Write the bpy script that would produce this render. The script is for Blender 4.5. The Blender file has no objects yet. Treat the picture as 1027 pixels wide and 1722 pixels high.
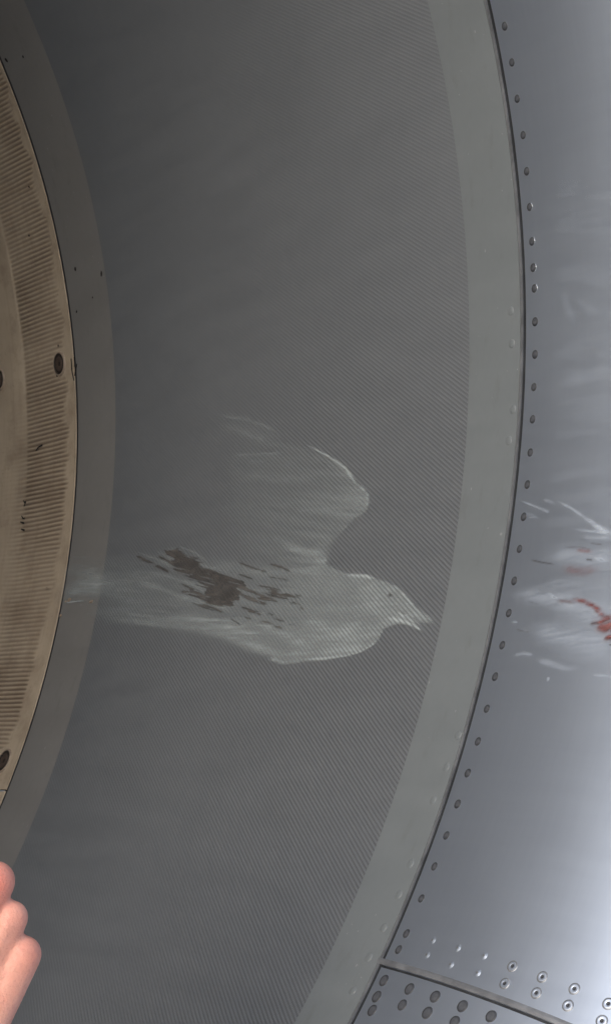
import bpy, bmesh, math, random
import numpy as np
from mathutils import Matrix, Vector
random.seed(7)
SC = bpy.context.scene
COL = SC.collection
HZ = 1.62                       # height of the engine axis above the apron

# ---------------------------------------------------------------- camera
cam_d = bpy.data.cameras.new('camera')
cam = bpy.data.objects.new('camera', cam_d); COL.objects.link(cam); SC.camera = cam
YAW, PIT, ROL, FPX = 0.5919, 0.0842, -0.0311, 3340.7
_f = np.array([math.sin(YAW)*math.cos(PIT), math.cos(YAW)*math.cos(PIT), math.sin(PIT)])
_r0 = np.array([math.cos(YAW), -math.sin(YAW), 0.0]); _u0 = np.cross(_r0, _f)
_r = _r0*math.cos(ROL) + _u0*math.sin(ROL); _u = -_r0*math.sin(ROL) + _u0*math.cos(ROL)
cam.matrix_world = Matrix(((_r[0], _u[0], -_f[0], -0.0611), (_r[1], _u[1], -_f[1], -1.0096), (_r[2], _u[2], -_f[2], -0.2785+HZ), (0, 0, 0, 1)))
cam_d.sensor_fit = 'VERTICAL'; cam_d.sensor_height = 24.0; cam_d.lens = FPX*24.0/1722.0
cam_d.clip_start = 0.02; cam_d.clip_end = 5000

# ---------------------------------------------------------------- daylight
SUN_EL, SUN_AZ = math.radians(23), math.radians(242)      # azimuth from +Y clockwise
w = bpy.data.worlds.new('World'); SC.world = w; w.use_nodes = True
nt = w.node_tree; bg = nt.nodes['Background']
sky = nt.nodes.new('ShaderNodeTexSky'); sky.sky_type = 'NISHITA'; sky.sun_disc = False
sky.sun_elevation = SUN_EL; sky.sun_rotation = SUN_AZ; sky.air_density = 1.0; sky.dust_density = 1.6; sky.ozone_density = 1.6
nt.links.new(sky.outputs[0], bg.inputs[0]); bg.inputs[1].default_value = 0.14
sun_d = bpy.data.lights.new('sun', 'SUN'); sun_d.energy = 1.5; sun_d.angle = math.radians(45); sun_d.color = (1.0, 0.95, 0.89)
sun = bpy.data.objects.new('sun', sun_d); COL.objects.link(sun)
_sd = Vector((math.sin(SUN_AZ)*math.cos(SUN_EL), math.cos(SUN_AZ)*math.cos(SUN_EL), math.sin(SUN_EL)))
sun.rotation_euler = _sd.to_track_quat('Z', 'Y').to_euler()
vs = SC.view_settings; vs.view_transform = 'Standard'; vs.look = 'None'; vs.exposure = 0.5; vs.gamma = 1.0

# ---------------------------------------------------------------- measured data (theta in rad, axial distance in m)
POLY_JOINT = [0.02763,0.01225,0.0069,0.00032]
POLY_PERF = [0.0047,0.00145,0.0138,0.0626]
POLY_REAR = [0.06495,-0.01549,0.01154,0.61856]
POLY_TAN = [0.03958,-0.0019,0.0241,0.70244]
EDGE_RIVETS = [(0.1943,-0.0092),(0.1633,-0.0099),(0.1325,-0.0096),(0.1013,-0.0108),(0.0706,-0.0105),(0.0403,-0.0105),(0.011,-0.0107),(-0.0291,-0.0116),(-0.0574,-0.0119),(-0.0852,-0.0124),(-0.1129,-0.0124),(-0.1403,-0.0131),(-0.1685,-0.0134),(-0.1957,-0.0138),(-0.223,-0.0142),(-0.2502,-0.0148),(-0.2773,-0.0149),(-0.3045,-0.0157),(-0.3317,-0.0161),(-0.3583,-0.0165),(-0.3854,-0.0166),(-0.413,-0.017),(-0.4397,-0.0166),(-0.4658,-0.0168),(-0.4924,-0.0168),(-0.5186,-0.0167),(-0.5457,-0.0168),(-0.5754,-0.0172),(-0.0113,-0.0109),(-0.589,-0.0168)]
BAND_RIVETS = [(-0.4348,0.0084),(-0.4073,0.0062),(-0.5176,0.0095),(-0.5446,0.0084),(-0.5728,0.0089),(-0.5985,0.0099),(-0.6272,0.0095),(-0.0708,0.0132),(-0.1278,0.0091),(-0.0424,0.0147),(-0.1545,0.0113),(-0.4629,0.0108)]
DIMPLES = [(-0.5774,-0.0445),(-0.5896,-0.0452),(-0.5798,-0.0683),(-0.5933,-0.0686),(-0.5814,-0.0909),(-0.5949,-0.0917),(-0.5841,-0.1139),(-0.5976,-0.1138),(-0.586,-0.1357),(-0.5981,-0.1363),(-0.5877,-0.1572),(-0.6,-0.1576),(-0.5904,-0.1784),(-0.6027,-0.1788)]
LOWER_RIVETS = [(-0.6152,-0.0168),(-0.6287,-0.0176),(-0.618,-0.0441),(-0.6312,-0.0448),(-0.6195,-0.0683),(-0.6326,-0.0684),(-0.6214,-0.0921),(-0.6338,-0.0919),(-0.6229,-0.1147)]
SPECKS = [(0.4078,0.7026),(0.4006,0.6685),(0.2641,0.7398),(0.1502,0.679),(0.1326,0.6261),(0.1104,0.651),(0.1016,0.6888),(0.1418,0.7046),(0.0359,0.7431),(0.0705,0.7362),(-0.1102,0.8102),(0.2104,0.7632)]
WING = [(-0.1208,0.2676),(-0.1303,0.2464),(-0.1423,0.2237),(-0.1546,0.2054),(-0.1655,0.1957),(-0.1715,0.185),(-0.1793,0.1766),(-0.1895,0.1757),(-0.197,0.1823),(-0.2037,0.1972),(-0.211,0.208),(-0.2185,0.2171),(-0.2295,0.2222),(-0.241,0.221),(-0.2489,0.2282),(-0.2402,0.2918),(-0.2247,0.3618),(-0.1947,0.384),(-0.1675,0.4049),(-0.1293,0.4113),(-0.0935,0.4),(-0.0988,0.3452),(-0.1122,0.2972)]
BODY = [(-0.241,0.221),(-0.2524,0.1902),(-0.2546,0.1657),(-0.2621,0.1444),(-0.2694,0.1235),(-0.277,0.1104),(-0.2878,0.0966),(-0.2968,0.0833),(-0.3041,0.07),(-0.3086,0.0659),(-0.3072,0.079),(-0.306,0.0878),(-0.3137,0.0764),(-0.3139,0.0812),(-0.3089,0.0928),(-0.3062,0.1096),(-0.309,0.1251),(-0.3153,0.1284),(-0.3236,0.1355),(-0.3299,0.1526),(-0.3332,0.1855),(-0.3334,0.2183),(-0.3351,0.2562),(-0.3211,0.3112),(-0.3074,0.3643),(-0.2967,0.4189),(-0.2848,0.4881),(-0.2737,0.5498),(-0.2591,0.6164),(-0.2437,0.6766),(-0.1902,0.6945),(-0.1896,0.6269),(-0.1947,0.5405),(-0.1949,0.4728),(-0.2091,0.4265),(-0.2235,0.3428),(-0.235,0.2842)]
BREAST = [(-0.309,0.1251),(-0.3153,0.1284),(-0.3236,0.1355),(-0.3299,0.1526),(-0.3332,0.1855),(-0.3334,0.2183),(-0.3351,0.2562),(-0.3132,0.26),(-0.3046,0.2117),(-0.2935,0.1667)]
HEAD = [(-0.2524,0.1902),(-0.2546,0.1657),(-0.2621,0.1444),(-0.2694,0.1235),(-0.277,0.1104),(-0.2878,0.0966),(-0.2968,0.0833),(-0.3045,0.0713),(-0.3079,0.0675),(-0.3055,0.088),(-0.3129,0.0801),(-0.3089,0.0928),(-0.3062,0.1096),(-0.3073,0.1256),(-0.2856,0.1612)]
STROKES = [([(-0.1193,0.2695),(-0.1261,0.2556),(-0.1336,0.24),(-0.1415,0.2255),(-0.1503,0.2118),(-0.159,0.2024),(-0.1661,0.1956)],2.0,4,1.0),([(-0.1661,0.1956),(-0.1714,0.1859),(-0.1786,0.1775),(-0.1867,0.1753),(-0.1932,0.1774),(-0.1984,0.1852)],3,4,0.5),([(-0.1984,0.1852),(-0.2037,0.1972),(-0.211,0.208),(-0.2185,0.2171),(-0.2284,0.2216),(-0.2399,0.2205)],3,3,0.22),([(-0.253,0.19),(-0.2547,0.1775),(-0.2563,0.1652),(-0.2602,0.1525)],4,4,0.75),([(-0.2679,0.1277),(-0.2744,0.1148),(-0.2835,0.1028),(-0.2919,0.0919)],3,3,0.6),([(-0.2626,0.1442),(-0.2679,0.1277)],3,3,0.3),([(-0.2919,0.0919),(-0.2992,0.0791),(-0.3047,0.0684),(-0.3085,0.0666)],3,3,0.45),([(-0.2993,0.1227),(-0.3026,0.107),(-0.308,0.0909),(-0.3148,0.0753)],5,3,0.55),([(-0.2945,0.1145),(-0.3023,0.0961),(-0.3074,0.0839),(-0.3103,0.071)],3,2,0.35),([(-0.311,0.1275),(-0.3164,0.1288),(-0.3236,0.1363),(-0.3294,0.1513),(-0.3318,0.17),(-0.3328,0.1937),(-0.3332,0.2226)],2,6,0.85),([(-0.3332,0.2226),(-0.3347,0.252),(-0.3288,0.2763)],6,5,0.4),([(-0.3253,0.1449),(-0.3272,0.1716),(-0.3278,0.2037)],8,8,0.3),([(-0.0658,0.4172),(-0.077,0.3711),(-0.0859,0.3462),(-0.099,0.3168)],6,4,0.26),([(-0.0761,0.4115),(-0.093,0.3553),(-0.1063,0.3162)],14,12,0.14),([(-0.102,0.3643),(-0.1111,0.3157),(-0.1241,0.269)],8,8,0.12),([(-0.1328,0.3854),(-0.1477,0.3019),(-0.1539,0.2306)],9,12,0.12),([(-0.1649,0.3753),(-0.1732,0.2978),(-0.1785,0.2267)],9,10,0.1),([(-0.0872,0.3804),(-0.0965,0.3599),(-0.1046,0.3351)],6,5,0.22),([(-0.1114,0.3881),(-0.1167,0.3434),(-0.1203,0.3101)],3,4,0.28),([(-0.1219,0.3622),(-0.1254,0.3329)],4,3,0.2),([(-0.2005,0.4182),(-0.195,0.4113),(-0.1858,0.4093)],1.2,1.2,0.2),([(-0.1955,0.552),(-0.2073,0.5118),(-0.22,0.4661),(-0.2332,0.425)],1.6,1.6,0.35),([(-0.1979,0.5144),(-0.2078,0.4859),(-0.2159,0.4618)],1.6,1.6,0.28),([(-0.1964,0.4967),(-0.2054,0.4647),(-0.2135,0.4464),(-0.2233,0.4226)],1.5,1.5,0.35),([(-0.1969,0.4723),(-0.2081,0.4372),(-0.2198,0.4133)],1.8,1.8,0.4),([(-0.2221,0.423),(-0.2296,0.3953),(-0.234,0.374)],1.5,1.5,0.3),([(-0.2195,0.522),(-0.2345,0.4618),(-0.2479,0.4154)],2,2,0.22),([(-0.2485,0.4466),(-0.2533,0.4188),(-0.2603,0.4011),(-0.2667,0.3739),(-0.2709,0.35)],1.6,1.6,0.45),([(-0.2624,0.4055),(-0.2709,0.3755),(-0.276,0.3561)],1.5,1.5,0.25),([(-0.2276,0.5427),(-0.2416,0.4925),(-0.2551,0.4445),(-0.268,0.3985)],5,6,0.22),([(-0.2692,0.5876),(-0.2759,0.5256),(-0.2836,0.4665),(-0.2909,0.4108),(-0.3017,0.3566),(-0.3167,0.3036),(-0.3297,0.2582)],9,14,0.34),([(-0.2582,0.6294),(-0.2691,0.5282),(-0.2832,0.4136),(-0.304,0.3176)],12,16,0.22),([(-0.2706,0.4498),(-0.2891,0.3613),(-0.3117,0.2872)],14,18,0.18),([(-0.2634,0.5538),(-0.2692,0.5166),(-0.2753,0.4751)],3,3,0.22),([(-0.2429,0.6875),(-0.2435,0.6414)],2,2,0.8),([(-0.2456,0.6317),(-0.2464,0.6213)],3,3,0.7),([(-0.2326,0.6941),(-0.2287,0.6532),(-0.2268,0.6094)],22,26,0.42),([(-0.2146,0.6977),(-0.2284,0.6151),(-0.2523,0.5228)],24,26,0.14),([(-0.2025,0.6989),(-0.2116,0.6268)],12,14,0.26),([(-0.2278,0.6215),(-0.2276,0.5427),(-0.2392,0.4822)],20,22,0.14),([(-0.1883,0.6991),(-0.1948,0.6446)],5,5,0.14),([(-0.2194,0.6827),(-0.2241,0.6419)],4,4,0.12),([(-0.2591,0.6164),(-0.2596,0.5317),(-0.2698,0.4608)],8,8,0.12),([(-0.2022,0.3149),(-0.212,0.2898),(-0.2227,0.2606),(-0.2321,0.2241)],4,8,0.24),([(-0.2169,0.2887),(-0.2295,0.2503),(-0.2384,0.2183)],6,8,0.26),([(-0.1839,0.2778),(-0.1836,0.2514),(-0.1879,0.225)],3,3,0.16),([(-0.2372,0.2926),(-0.2428,0.2644),(-0.2511,0.2235)],5,6,0.15),([(-0.2892,0.3136),(-0.3037,0.2722),(-0.3182,0.2238)],10,14,0.18),([(-0.2911,0.2414),(-0.3056,0.1949),(-0.3162,0.1596)],14,14,0.16)]
CUTS = [[(-0.2033,0.486),(-0.2028,0.4707),(-0.2118,0.4511),(-0.2152,0.4353),(-0.2237,0.4184),(-0.2279,0.4008),(-0.2331,0.3842),(-0.2375,0.3691),(-0.2416,0.3571),(-0.2451,0.3455),(-0.2503,0.3411),(-0.2547,0.3465),(-0.2612,0.3493),(-0.2665,0.3514),(-0.2705,0.356),(-0.2668,0.3808),(-0.2598,0.4074),(-0.249,0.4401),(-0.2528,0.4086),(-0.2486,0.4069),(-0.2433,0.4251),(-0.2406,0.4197),(-0.2342,0.4426),(-0.232,0.439),(-0.2233,0.4651),(-0.2143,0.4786)],[(-0.2615,0.3226),(-0.2645,0.2849),(-0.2691,0.257),(-0.2693,0.2834),(-0.2672,0.3115)]]
DASHES = [([(-0.2049,0.5378),(-0.214,0.5099),(-0.2244,0.4812),(-0.233,0.4568)],2.2,0.8),([(-0.2019,0.5133),(-0.2106,0.4907),(-0.2176,0.4711)],2,0.7),([(-0.1982,0.4985),(-0.2066,0.4785),(-0.2147,0.4611)],2,0.7),([(-0.2378,0.4608),(-0.2463,0.4346),(-0.2517,0.4141)],2.4,0.7),([(-0.2606,0.4299),(-0.2689,0.4033),(-0.2742,0.3813)],1.8,0.6),([(-0.2498,0.3547),(-0.2586,0.3281),(-0.2647,0.3049)],3,0.8),([(-0.272,0.3429),(-0.2778,0.3221),(-0.2807,0.3072)],2,0.6),([(-0.2826,0.2793),(-0.2875,0.26),(-0.2908,0.2458)],1.8,0.5),([(-0.2522,0.3254),(-0.2561,0.301),(-0.2615,0.2786)],2,0.55),([(-0.234,0.374),(-0.24,0.3479),(-0.2467,0.327)],2,0.6),([(-0.288,0.2865),(-0.2929,0.267)],1.6,0.6),([(-0.2003,0.5507),(-0.2123,0.515),(-0.2191,0.4972)],2.2,0.9),([(-0.2024,0.4818),(-0.1993,0.4673)],2,0.6),([(-0.2487,0.453),(-0.2486,0.4381),(-0.2526,0.419),(-0.2588,0.4036)],2.2,1),([(-0.2624,0.4055),(-0.2682,0.3784),(-0.2705,0.355)],2,0.9),([(-0.2646,0.4099),(-0.2714,0.3853),(-0.2785,0.363)],1.8,0.8),([(-0.2834,0.3555),(-0.2921,0.3342)],1.2,0.6),([(-0.2779,0.3296),(-0.28,0.3167),(-0.2838,0.3052)],2.2,0.8),([(-0.2837,0.3323),(-0.287,0.319)],1.6,0.7),([(-0.2902,0.3077),(-0.2924,0.2922),(-0.2969,0.2781),(-0.2993,0.2675)],2.4,0.9),([(-0.2546,0.3552),(-0.2645,0.3311),(-0.2702,0.3105),(-0.2742,0.2983)],4,0.7),([(-0.2672,0.3115),(-0.2698,0.2923),(-0.2724,0.2825)],2,0.6),([(-0.2241,0.362),(-0.2315,0.3407),(-0.2377,0.3201),(-0.2408,0.3054)],2.6,0.55),([(-0.2312,0.3126),(-0.237,0.2882),(-0.2439,0.2711)],2.4,0.65),([(-0.2447,0.3089),(-0.2494,0.2821),(-0.2526,0.2723)],1.6,0.5),([(-0.2571,0.3035),(-0.2649,0.2803),(-0.2675,0.2618),(-0.2713,0.2433)],3,0.85),([(-0.261,0.2996),(-0.2678,0.2661)],2.6,0.6),([(-0.273,0.2663),(-0.2778,0.25),(-0.2842,0.2411)],1.8,0.7),([(-0.2815,0.2549),(-0.2821,0.246)],1.6,0.5),([(-0.2825,0.2974),(-0.2851,0.2856)],2,0.6),([(-0.2956,0.2617),(-0.2977,0.2479)],1.2,0.5),([(-0.2554,0.2876),(-0.258,0.2707)],1.2,0.4),([(-0.1368,0.25),(-0.1431,0.238)],1.4,0.4),([(-0.1475,0.2357),(-0.152,0.2241)],1.2,0.3),([(-0.276,0.1293),(-0.2791,0.1247)],5,0.5),([(-0.2936,0.1118),(-0.2991,0.0956),(-0.3058,0.0836)],1.4,0.35),([(-0.1511,0.3629),(-0.1549,0.3382)],2,0.2),([(-0.1835,0.2959),(-0.1837,0.2601)],2,0.2),([(-0.0739,0.3862),(-0.0962,0.3311)],2,0.0)]
LIP_STROKES = [([(-0.2094,-0.0101),(-0.2144,-0.0221),(-0.2218,-0.0391)],1.6,3,0.55),([(-0.2107,-0.0334),(-0.2147,-0.0426)],3,3,0.22),([(-0.2143,-0.0481),(-0.2226,-0.0626),(-0.2319,-0.0756),(-0.2388,-0.0849),(-0.2442,-0.096)],2,5,0.5),([(-0.231,-0.0765),(-0.2374,-0.0847),(-0.2452,-0.0957)],3,8,0.4),([(-0.2202,-0.0162),(-0.2227,-0.0246)],2,2,0.35),([(-0.2241,-0.0193),(-0.2252,-0.0291)],2,2,0.35),([(-0.2384,-0.0649),(-0.2408,-0.0779),(-0.2442,-0.0956)],2,4,0.55),([(-0.2453,-0.0736),(-0.2476,-0.0965)],4,6,0.4),([(-0.2573,-0.09),(-0.2585,-0.0981)],3,3,0.4),([(-0.2638,-0.0863),(-0.2662,-0.0993)],3,3,0.3),([(-0.2721,-0.0923),(-0.2724,-0.1002)],2,2,0.35),([(-0.2568,-0.0493),(-0.2628,-0.0861),(-0.2652,-0.0991)],20,30,0.3),([(-0.2891,-0.0182),(-0.2906,-0.0392),(-0.2968,-0.0675),(-0.3115,-0.107)],16,34,0.36),([(-0.3119,-0.0207),(-0.3127,-0.0257)],2,2,0.5),([(-0.3189,-0.0314),(-0.3213,-0.0395)],2.5,2,0.25),([(-0.3408,-0.0313),(-0.3391,-0.0395),(-0.3413,-0.0484)],4,4,0.3),([(-0.3206,-0.046),(-0.326,-0.0736),(-0.3349,-0.1114)],22,40,0.36),([(-0.3453,-0.0549),(-0.3492,-0.0689),(-0.3525,-0.0797),(-0.3508,-0.0889)],7,6,0.3),([(-0.3623,-0.0671),(-0.3594,-0.0674)],1.8,1.8,0.7),([(-0.3564,-0.1031),(-0.3571,-0.116)],3,3,0.4),([(-0.2887,-0.05),(-0.294,-0.0575),(-0.2987,-0.0653),(-0.3019,-0.076)],2,2.6,0.3),([(-0.2813,-0.0484),(-0.2854,-0.0899),(-0.288,-0.1028)],14,20,0.15),([(-0.0381,-0.0398),(-0.0541,-0.0453),(-0.0676,-0.0509)],8,8,0.1),([(-0.1131,-0.044),(-0.1101,-0.084)],12,16,0.09),([(-0.046,-0.0536),(-0.064,-0.0694)],8,8,0.07)]
LIP_DARK = [([(-0.261,-0.029),(-0.264,-0.0406),(-0.2663,-0.0521)],2,0.5),([(-0.264,-0.079),(-0.2647,-0.0845)],2.4,0.95),([(-0.251,-0.0804),(-0.2525,-0.0902)],2,0.35),([(-0.2531,-0.0594),(-0.2535,-0.0723),(-0.256,-0.0826)],2.5,0.3),([(-0.2962,-0.0336),(-0.2988,-0.0438)],1.5,0.25),([(-0.2961,-0.0595),(-0.2978,-0.0677),(-0.299,-0.074)],2.5,0.4),([(-0.3192,-0.0274),(-0.3218,-0.0408)],1.8,0.35),([(-0.316,-0.0918),(-0.315,-0.0968),(-0.3154,-0.0991)],4,1),([(-0.3261,-0.1066),(-0.3279,-0.1101)],3,0.9),([(-0.3317,-0.1095),(-0.3326,-0.111)],2,0.6)]
BLOOD = [([(-0.2699,-0.0623),(-0.2727,-0.0705),(-0.274,-0.0783),(-0.2725,-0.0877)],9,12,0.24),([(-0.2557,-0.0702),(-0.2578,-0.0819)],4,5,0.35),([(-0.2961,-0.0749),(-0.2977,-0.0826),(-0.3012,-0.0904),(-0.3055,-0.0982)],5,5,0.75),([(-0.3045,-0.0934),(-0.3079,-0.0986),(-0.3116,-0.102),(-0.3115,-0.107)],4,8,0.6),([(-0.3154,-0.0978),(-0.3145,-0.1008),(-0.3116,-0.1029),(-0.3125,-0.1071)],6,9,0.95),([(-0.3164,-0.0993),(-0.3187,-0.1034),(-0.32,-0.1085)],8,14,1.0),([(-0.3257,-0.1065),(-0.3274,-0.11)],7,10,0.8),([(-0.2967,-0.0623),(-0.2985,-0.0754)],4,4,0.25),([(-0.3135,-0.1006),(-0.318,-0.1138),(-0.3204,-0.1228),(-0.3267,-0.1362)],16,26,0.8),([(-0.3255,-0.1131),(-0.3317,-0.129)],12,12,0.8)]
SCRATCH = [[(-0.0486,0.7918),(-0.0449,0.7865),(-0.0433,0.7772)],[(-0.1075,0.8147),(-0.1117,0.8099),(-0.1144,0.8123)],[(0.0508,0.703),(0.0394,0.703),(0.0334,0.7009)],[(0.0413,0.6974),(0.035,0.7021),(0.0283,0.7041)],[(0.0499,0.71),(0.0365,0.7102),(0.023,0.706)],[(-0.1266,0.8157),(-0.1299,0.8123),(-0.1303,0.8081)],[(-0.1338,0.8171),(-0.1362,0.8084)],[(-0.143,0.8138),(-0.1454,0.8051)]]
CHIPS = [(-0.2224,0.7349),(-0.2582,0.6908),(-0.2401,0.6779),(-0.2417,0.6853),(-0.2459,0.6278)]
BOLTS = [(0.0484,0.7365),(0.0537,0.8745),(-0.4319,0.7205)]
SPLICE = [(-0.6031,-0.0087),(-0.6056,-0.0383),(-0.607,-0.0677),(-0.609,-0.0924),(-0.6109,-0.1129),(-0.6122,-0.1335),(-0.6134,-0.1562)]

# ---------------------------------------------------------------- helpers
def nodes(m):
    m.use_nodes = True; n = m.node_tree; n.nodes.clear()
    o = n.nodes.new('ShaderNodeOutputMaterial'); p = n.nodes.new('ShaderNodeBsdfPrincipled')
    n.links.new(p.outputs[0], o.inputs[0]); return n, p, o
class NB:
    """small node builder"""
    def __init__(s, name): s.m = bpy.data.materials.new(name); s.n, s.p, s.o = nodes(s.m)
    def new(s, t): return s.n.nodes.new(t)
    def link(s, a, b): s.n.links.new(a, b)
    def put(s, sock, v):
        if hasattr(v, 'is_output') or isinstance(v, bpy.types.NodeSocket): s.link(v, sock)
        else: sock.default_value = v
    def math(s, op, a, b=0.0, c=0.0, clamp=False):
        x = s.new('ShaderNodeMath'); x.operation = op; x.use_clamp = clamp
        s.put(x.inputs[0], a); s.put(x.inputs[1], b); s.put(x.inputs[2], c); return x.outputs[0]
    def noise(s, vec, scale, detail=3.0, rough=0.55, mapscale=None):
        if mapscale:
            mp = s.new('ShaderNodeMapping'); s.link(vec, mp.inputs[0]); mp.inputs['Scale'].default_value = mapscale; vec = mp.outputs[0]
        x = s.new('ShaderNodeTexNoise'); s.link(vec, x.inputs['Vector']); x.inputs['Scale'].default_value = scale
        x.inputs['Detail'].default_value = detail; x.inputs['Roughness'].default_value = rough; return x.outputs['Fac']
    def rng(s, v, a, b, c, d, smooth=False):
        x = s.new('ShaderNodeMapRange'); s.put(x.inputs[0], v)
        if smooth: x.interpolation_type = 'SMOOTHSTEP'
        for i, q in enumerate((a, b, c, d)): x.inputs[i+1].default_value = q
        return x.outputs[0]
    def mix(s, f, a, b):
        x = s.new('ShaderNodeMix'); x.data_type = 'RGBA'; s.put(x.inputs[0], f)
        for k, v in ((6, a), (7, b)):
            if isinstance(v, tuple): x.inputs[k].default_value = v + (1.0,)
            else: s.link(v, x.inputs[k])
        return x.outputs[2]
    def uv(s): x = s.new('ShaderNodeUVMap'); x.uv_map = 'metric'; return x.outputs[0]
    def obj(s): return s.new('ShaderNodeTexCoord').outputs['Object']
    def attr(s, nm): x = s.new('ShaderNodeAttribute'); x.attribute_name = nm; return x.outputs['Fac']
    def bump(s, h, dist, strength=1.0):
        x = s.new('ShaderNodeBump'); s.link(h, x.inputs['Height']); x.inputs['Distance'].default_value = dist
        x.inputs['Strength'].default_value = strength; s.link(x.outputs[0], s.p.inputs['Normal']); return x
    def set(s, **k):
        for a, v in k.items(): s.put(s.p.inputs[a.replace('_', ' ')], v + (1.0,) if isinstance(v, tuple) and a != 'Subsurface_Radius' else v)
        return s

def hole_mask(b):
    """perforation in slanting rows: rows 2.88 mm apart at 31 degrees to the duct axis, holes 2 mm apart along a row;
    metric UV (u round the duct, v along it); 1 in a hole"""
    ca, sa = math.cos(math.radians(31.0)), math.sin(math.radians(31.0))
    sx = b.new('ShaderNodeSeparateXYZ'); b.link(b.uv(), sx.inputs[0]); u, v = sx.outputs[0], sx.outputs[1]
    al = b.math('ADD', b.math('MULTIPLY', u, sa*1000), b.math('MULTIPLY', v, ca*1000))
    ac = b.math('SUBTRACT', b.math('MULTIPLY', u, ca*1000), b.math('MULTIPLY', v, sa*1000))
    row = b.math('DIVIDE', ac, 2.88)
    al = b.math('ADD', al, b.math('MULTIPLY', b.math('FLOOR', row), 1.0))
    a = b.math('MULTIPLY', b.math('SUBTRACT', b.math('FRACT', b.math('DIVIDE', al, 2.0)), .5), 2.0*.62)
    c = b.math('MULTIPLY', b.math('SUBTRACT', b.math('FRACT', row), .5), 2.88)
    d = b.math('SQRT', b.math('ADD', b.math('MULTIPLY', a, a), b.math('MULTIPLY', c, c)))
    return b.rng(d, 0.50, 0.95, 1.0, 0.0)

# ---------------------------------------------------------------- materials
def mat_perforated():
    b = NB('perforated_grey_paint'); h = hole_mask(b); t = b.obj()
    big = b.noise(t, 3.0, 3); st = b.noise(b.uv(), 1.0, 4, 0.6, (60.0, 9.0, 1.0)); fine = b.noise(t, 90.0, 3)
    k = b.math('ADD', b.math('MULTIPLY', big, 0.45), b.math('ADD', b.math('MULTIPLY', st, 0.35), b.math('MULTIPLY', fine, 0.2)))
    c = b.mix(b.rng(k, 0.3, 0.7, 0, 1), PAINT_D, PAINT_L)
    sx = b.new('ShaderNodeSeparateXYZ'); b.link(b.uv(), sx.inputs[0])      # holes are drawn fainter towards the top and the rear
    hole_vis = b.math('MULTIPLY', b.rng(sx.outputs[0], -.30, .10, 1.0, .22, True), b.rng(sx.outputs[1], .10, .45, 1.0, .28, True))
    hole_vis = b.math('MULTIPLY', hole_vis, b.rng(big, .3, .7, .8, 1.15)); h = b.math('MULTIPLY', h, hole_vis)
    b.set(Base_Color=b.mix(b.math('MULTIPLY', h, 0.36), c, (0.04, 0.042, 0.044)), Roughness=b.rng(st, .3, .7, .42, .6), Specular_IOR_Level=0.4)
    b.bump(b.math('SUBTRACT', 1.0, h), 0.0006, 0.6); return b.m
def mat_paint(name, lo, hi, r0=.42, r1=.6, streak=(60.0, 9.0, 1.0), metallic=0.0):
    b = NB(name); t = b.obj()
    dirt = b.rng(b.noise(b.uv(), 1.0, 6, .7, (26.0, 60.0, 1.0)), .56, .78, 0, .35); chip = b.rng(b.noise(t, 190.0, 2), .73, .76, 0, .5)
    big = b.noise(t, 4.0, 4); st = b.noise(b.uv(), 1.0, 5, 0.6, streak); fine = b.noise(t, 160.0, 2)
    k = b.math('ADD', b.math('MULTIPLY', big, 0.4), b.math('ADD', b.math('MULTIPLY', st, 0.4), b.math('MULTIPLY', fine, 0.2)))
    b.set(Base_Color=b.mix(chip, b.mix(dirt, b.mix(b.rng(k, .32, .68, 0, 1), lo, hi), (.085, .085, .082)), (.33, .34, .34)), Roughness=b.rng(st, .3, .7, r0, r1), Metallic=metallic)
    b.bump(b.math('ADD', st, b.math('MULTIPLY', fine, .3)), 0.0002, 0.25); return b.m
def mat_lip():
    b = NB('brushed_aluminium'); t = b.obj()
    st = b.noise(b.uv(), 1.0, 5, 0.65, (14.0, 260.0, 1.0)); ax = b.noise(b.uv(), 1.0, 4, 0.6, (120.0, 12.0, 1.0)); big = b.noise(t, 7.0, 4)
    k = b.math('ADD', b.math('MULTIPLY', st, .3), b.math('ADD', b.math('MULTIPLY', ax, .3), b.math('MULTIPLY', big, .4)))
    b.set(Base_Color=b.mix(b.rng(k, .35, .65, 0, 1), LIP_D, LIP_L), Metallic=.90, Roughness=b.rng(k, .35, .65, .41, .45), Specular_IOR_Level=.5)
    b.bump(b.math('ADD', b.math('MULTIPLY', big, 2.0), b.math('MULTIPLY', st, .04)), 0.0006, 0.15); return b.m
def mat_liner():
    b = NB('tan_abradable_liner'); t = b.obj()
    big = b.noise(b.uv(), 1.0, 4, .6, (22.0, 14.0, 1.0)); fine = b.noise(t, 220.0, 3); st = b.noise(b.uv(), 1.0, 4, .6, (9.0, 120.0, 1.0))
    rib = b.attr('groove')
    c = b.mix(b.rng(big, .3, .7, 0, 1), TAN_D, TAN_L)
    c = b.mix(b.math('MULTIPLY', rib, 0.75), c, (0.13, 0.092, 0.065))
    c = b.mix(b.math('MULTIPLY', b.rng(st, .5, .8, 0, 1), .25), c, (.16, .11, .072))
    gr = b.noise(b.uv(), 1.0, 6, .7, (34.0, 22.0, 1.0)); c = b.mix(b.rng(gr, .5, .72, 0, .5), c, (.20, .145, .10)); c = b.mix(b.rng(fine, .66, .74, 0, .35), c, (.12, .085, .06))
    b.set(Base_Color=c, Roughness=.62); b.bump(b.math('ADD', fine, big), 0.0003, 0.4); return b.m
def mat_plain(name, col, rough=.5, metallic=0.0, ns=80.0, var=.25):
    b = NB(name); n = b.noise(b.obj(), ns, 3)
    lo = tuple(c*(1-var) for c in col); hi = tuple(min(1, c*(1+var)) for c in col)
    b.set(Base_Color=b.mix(b.rng(n, .3, .7, 0, 1), lo, hi), Roughness=b.rng(n, .3, .7, rough*.85, min(1, rough*1.15)), Metallic=metallic)
    b.bump(n, 0.0002, .3); return b.m
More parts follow.
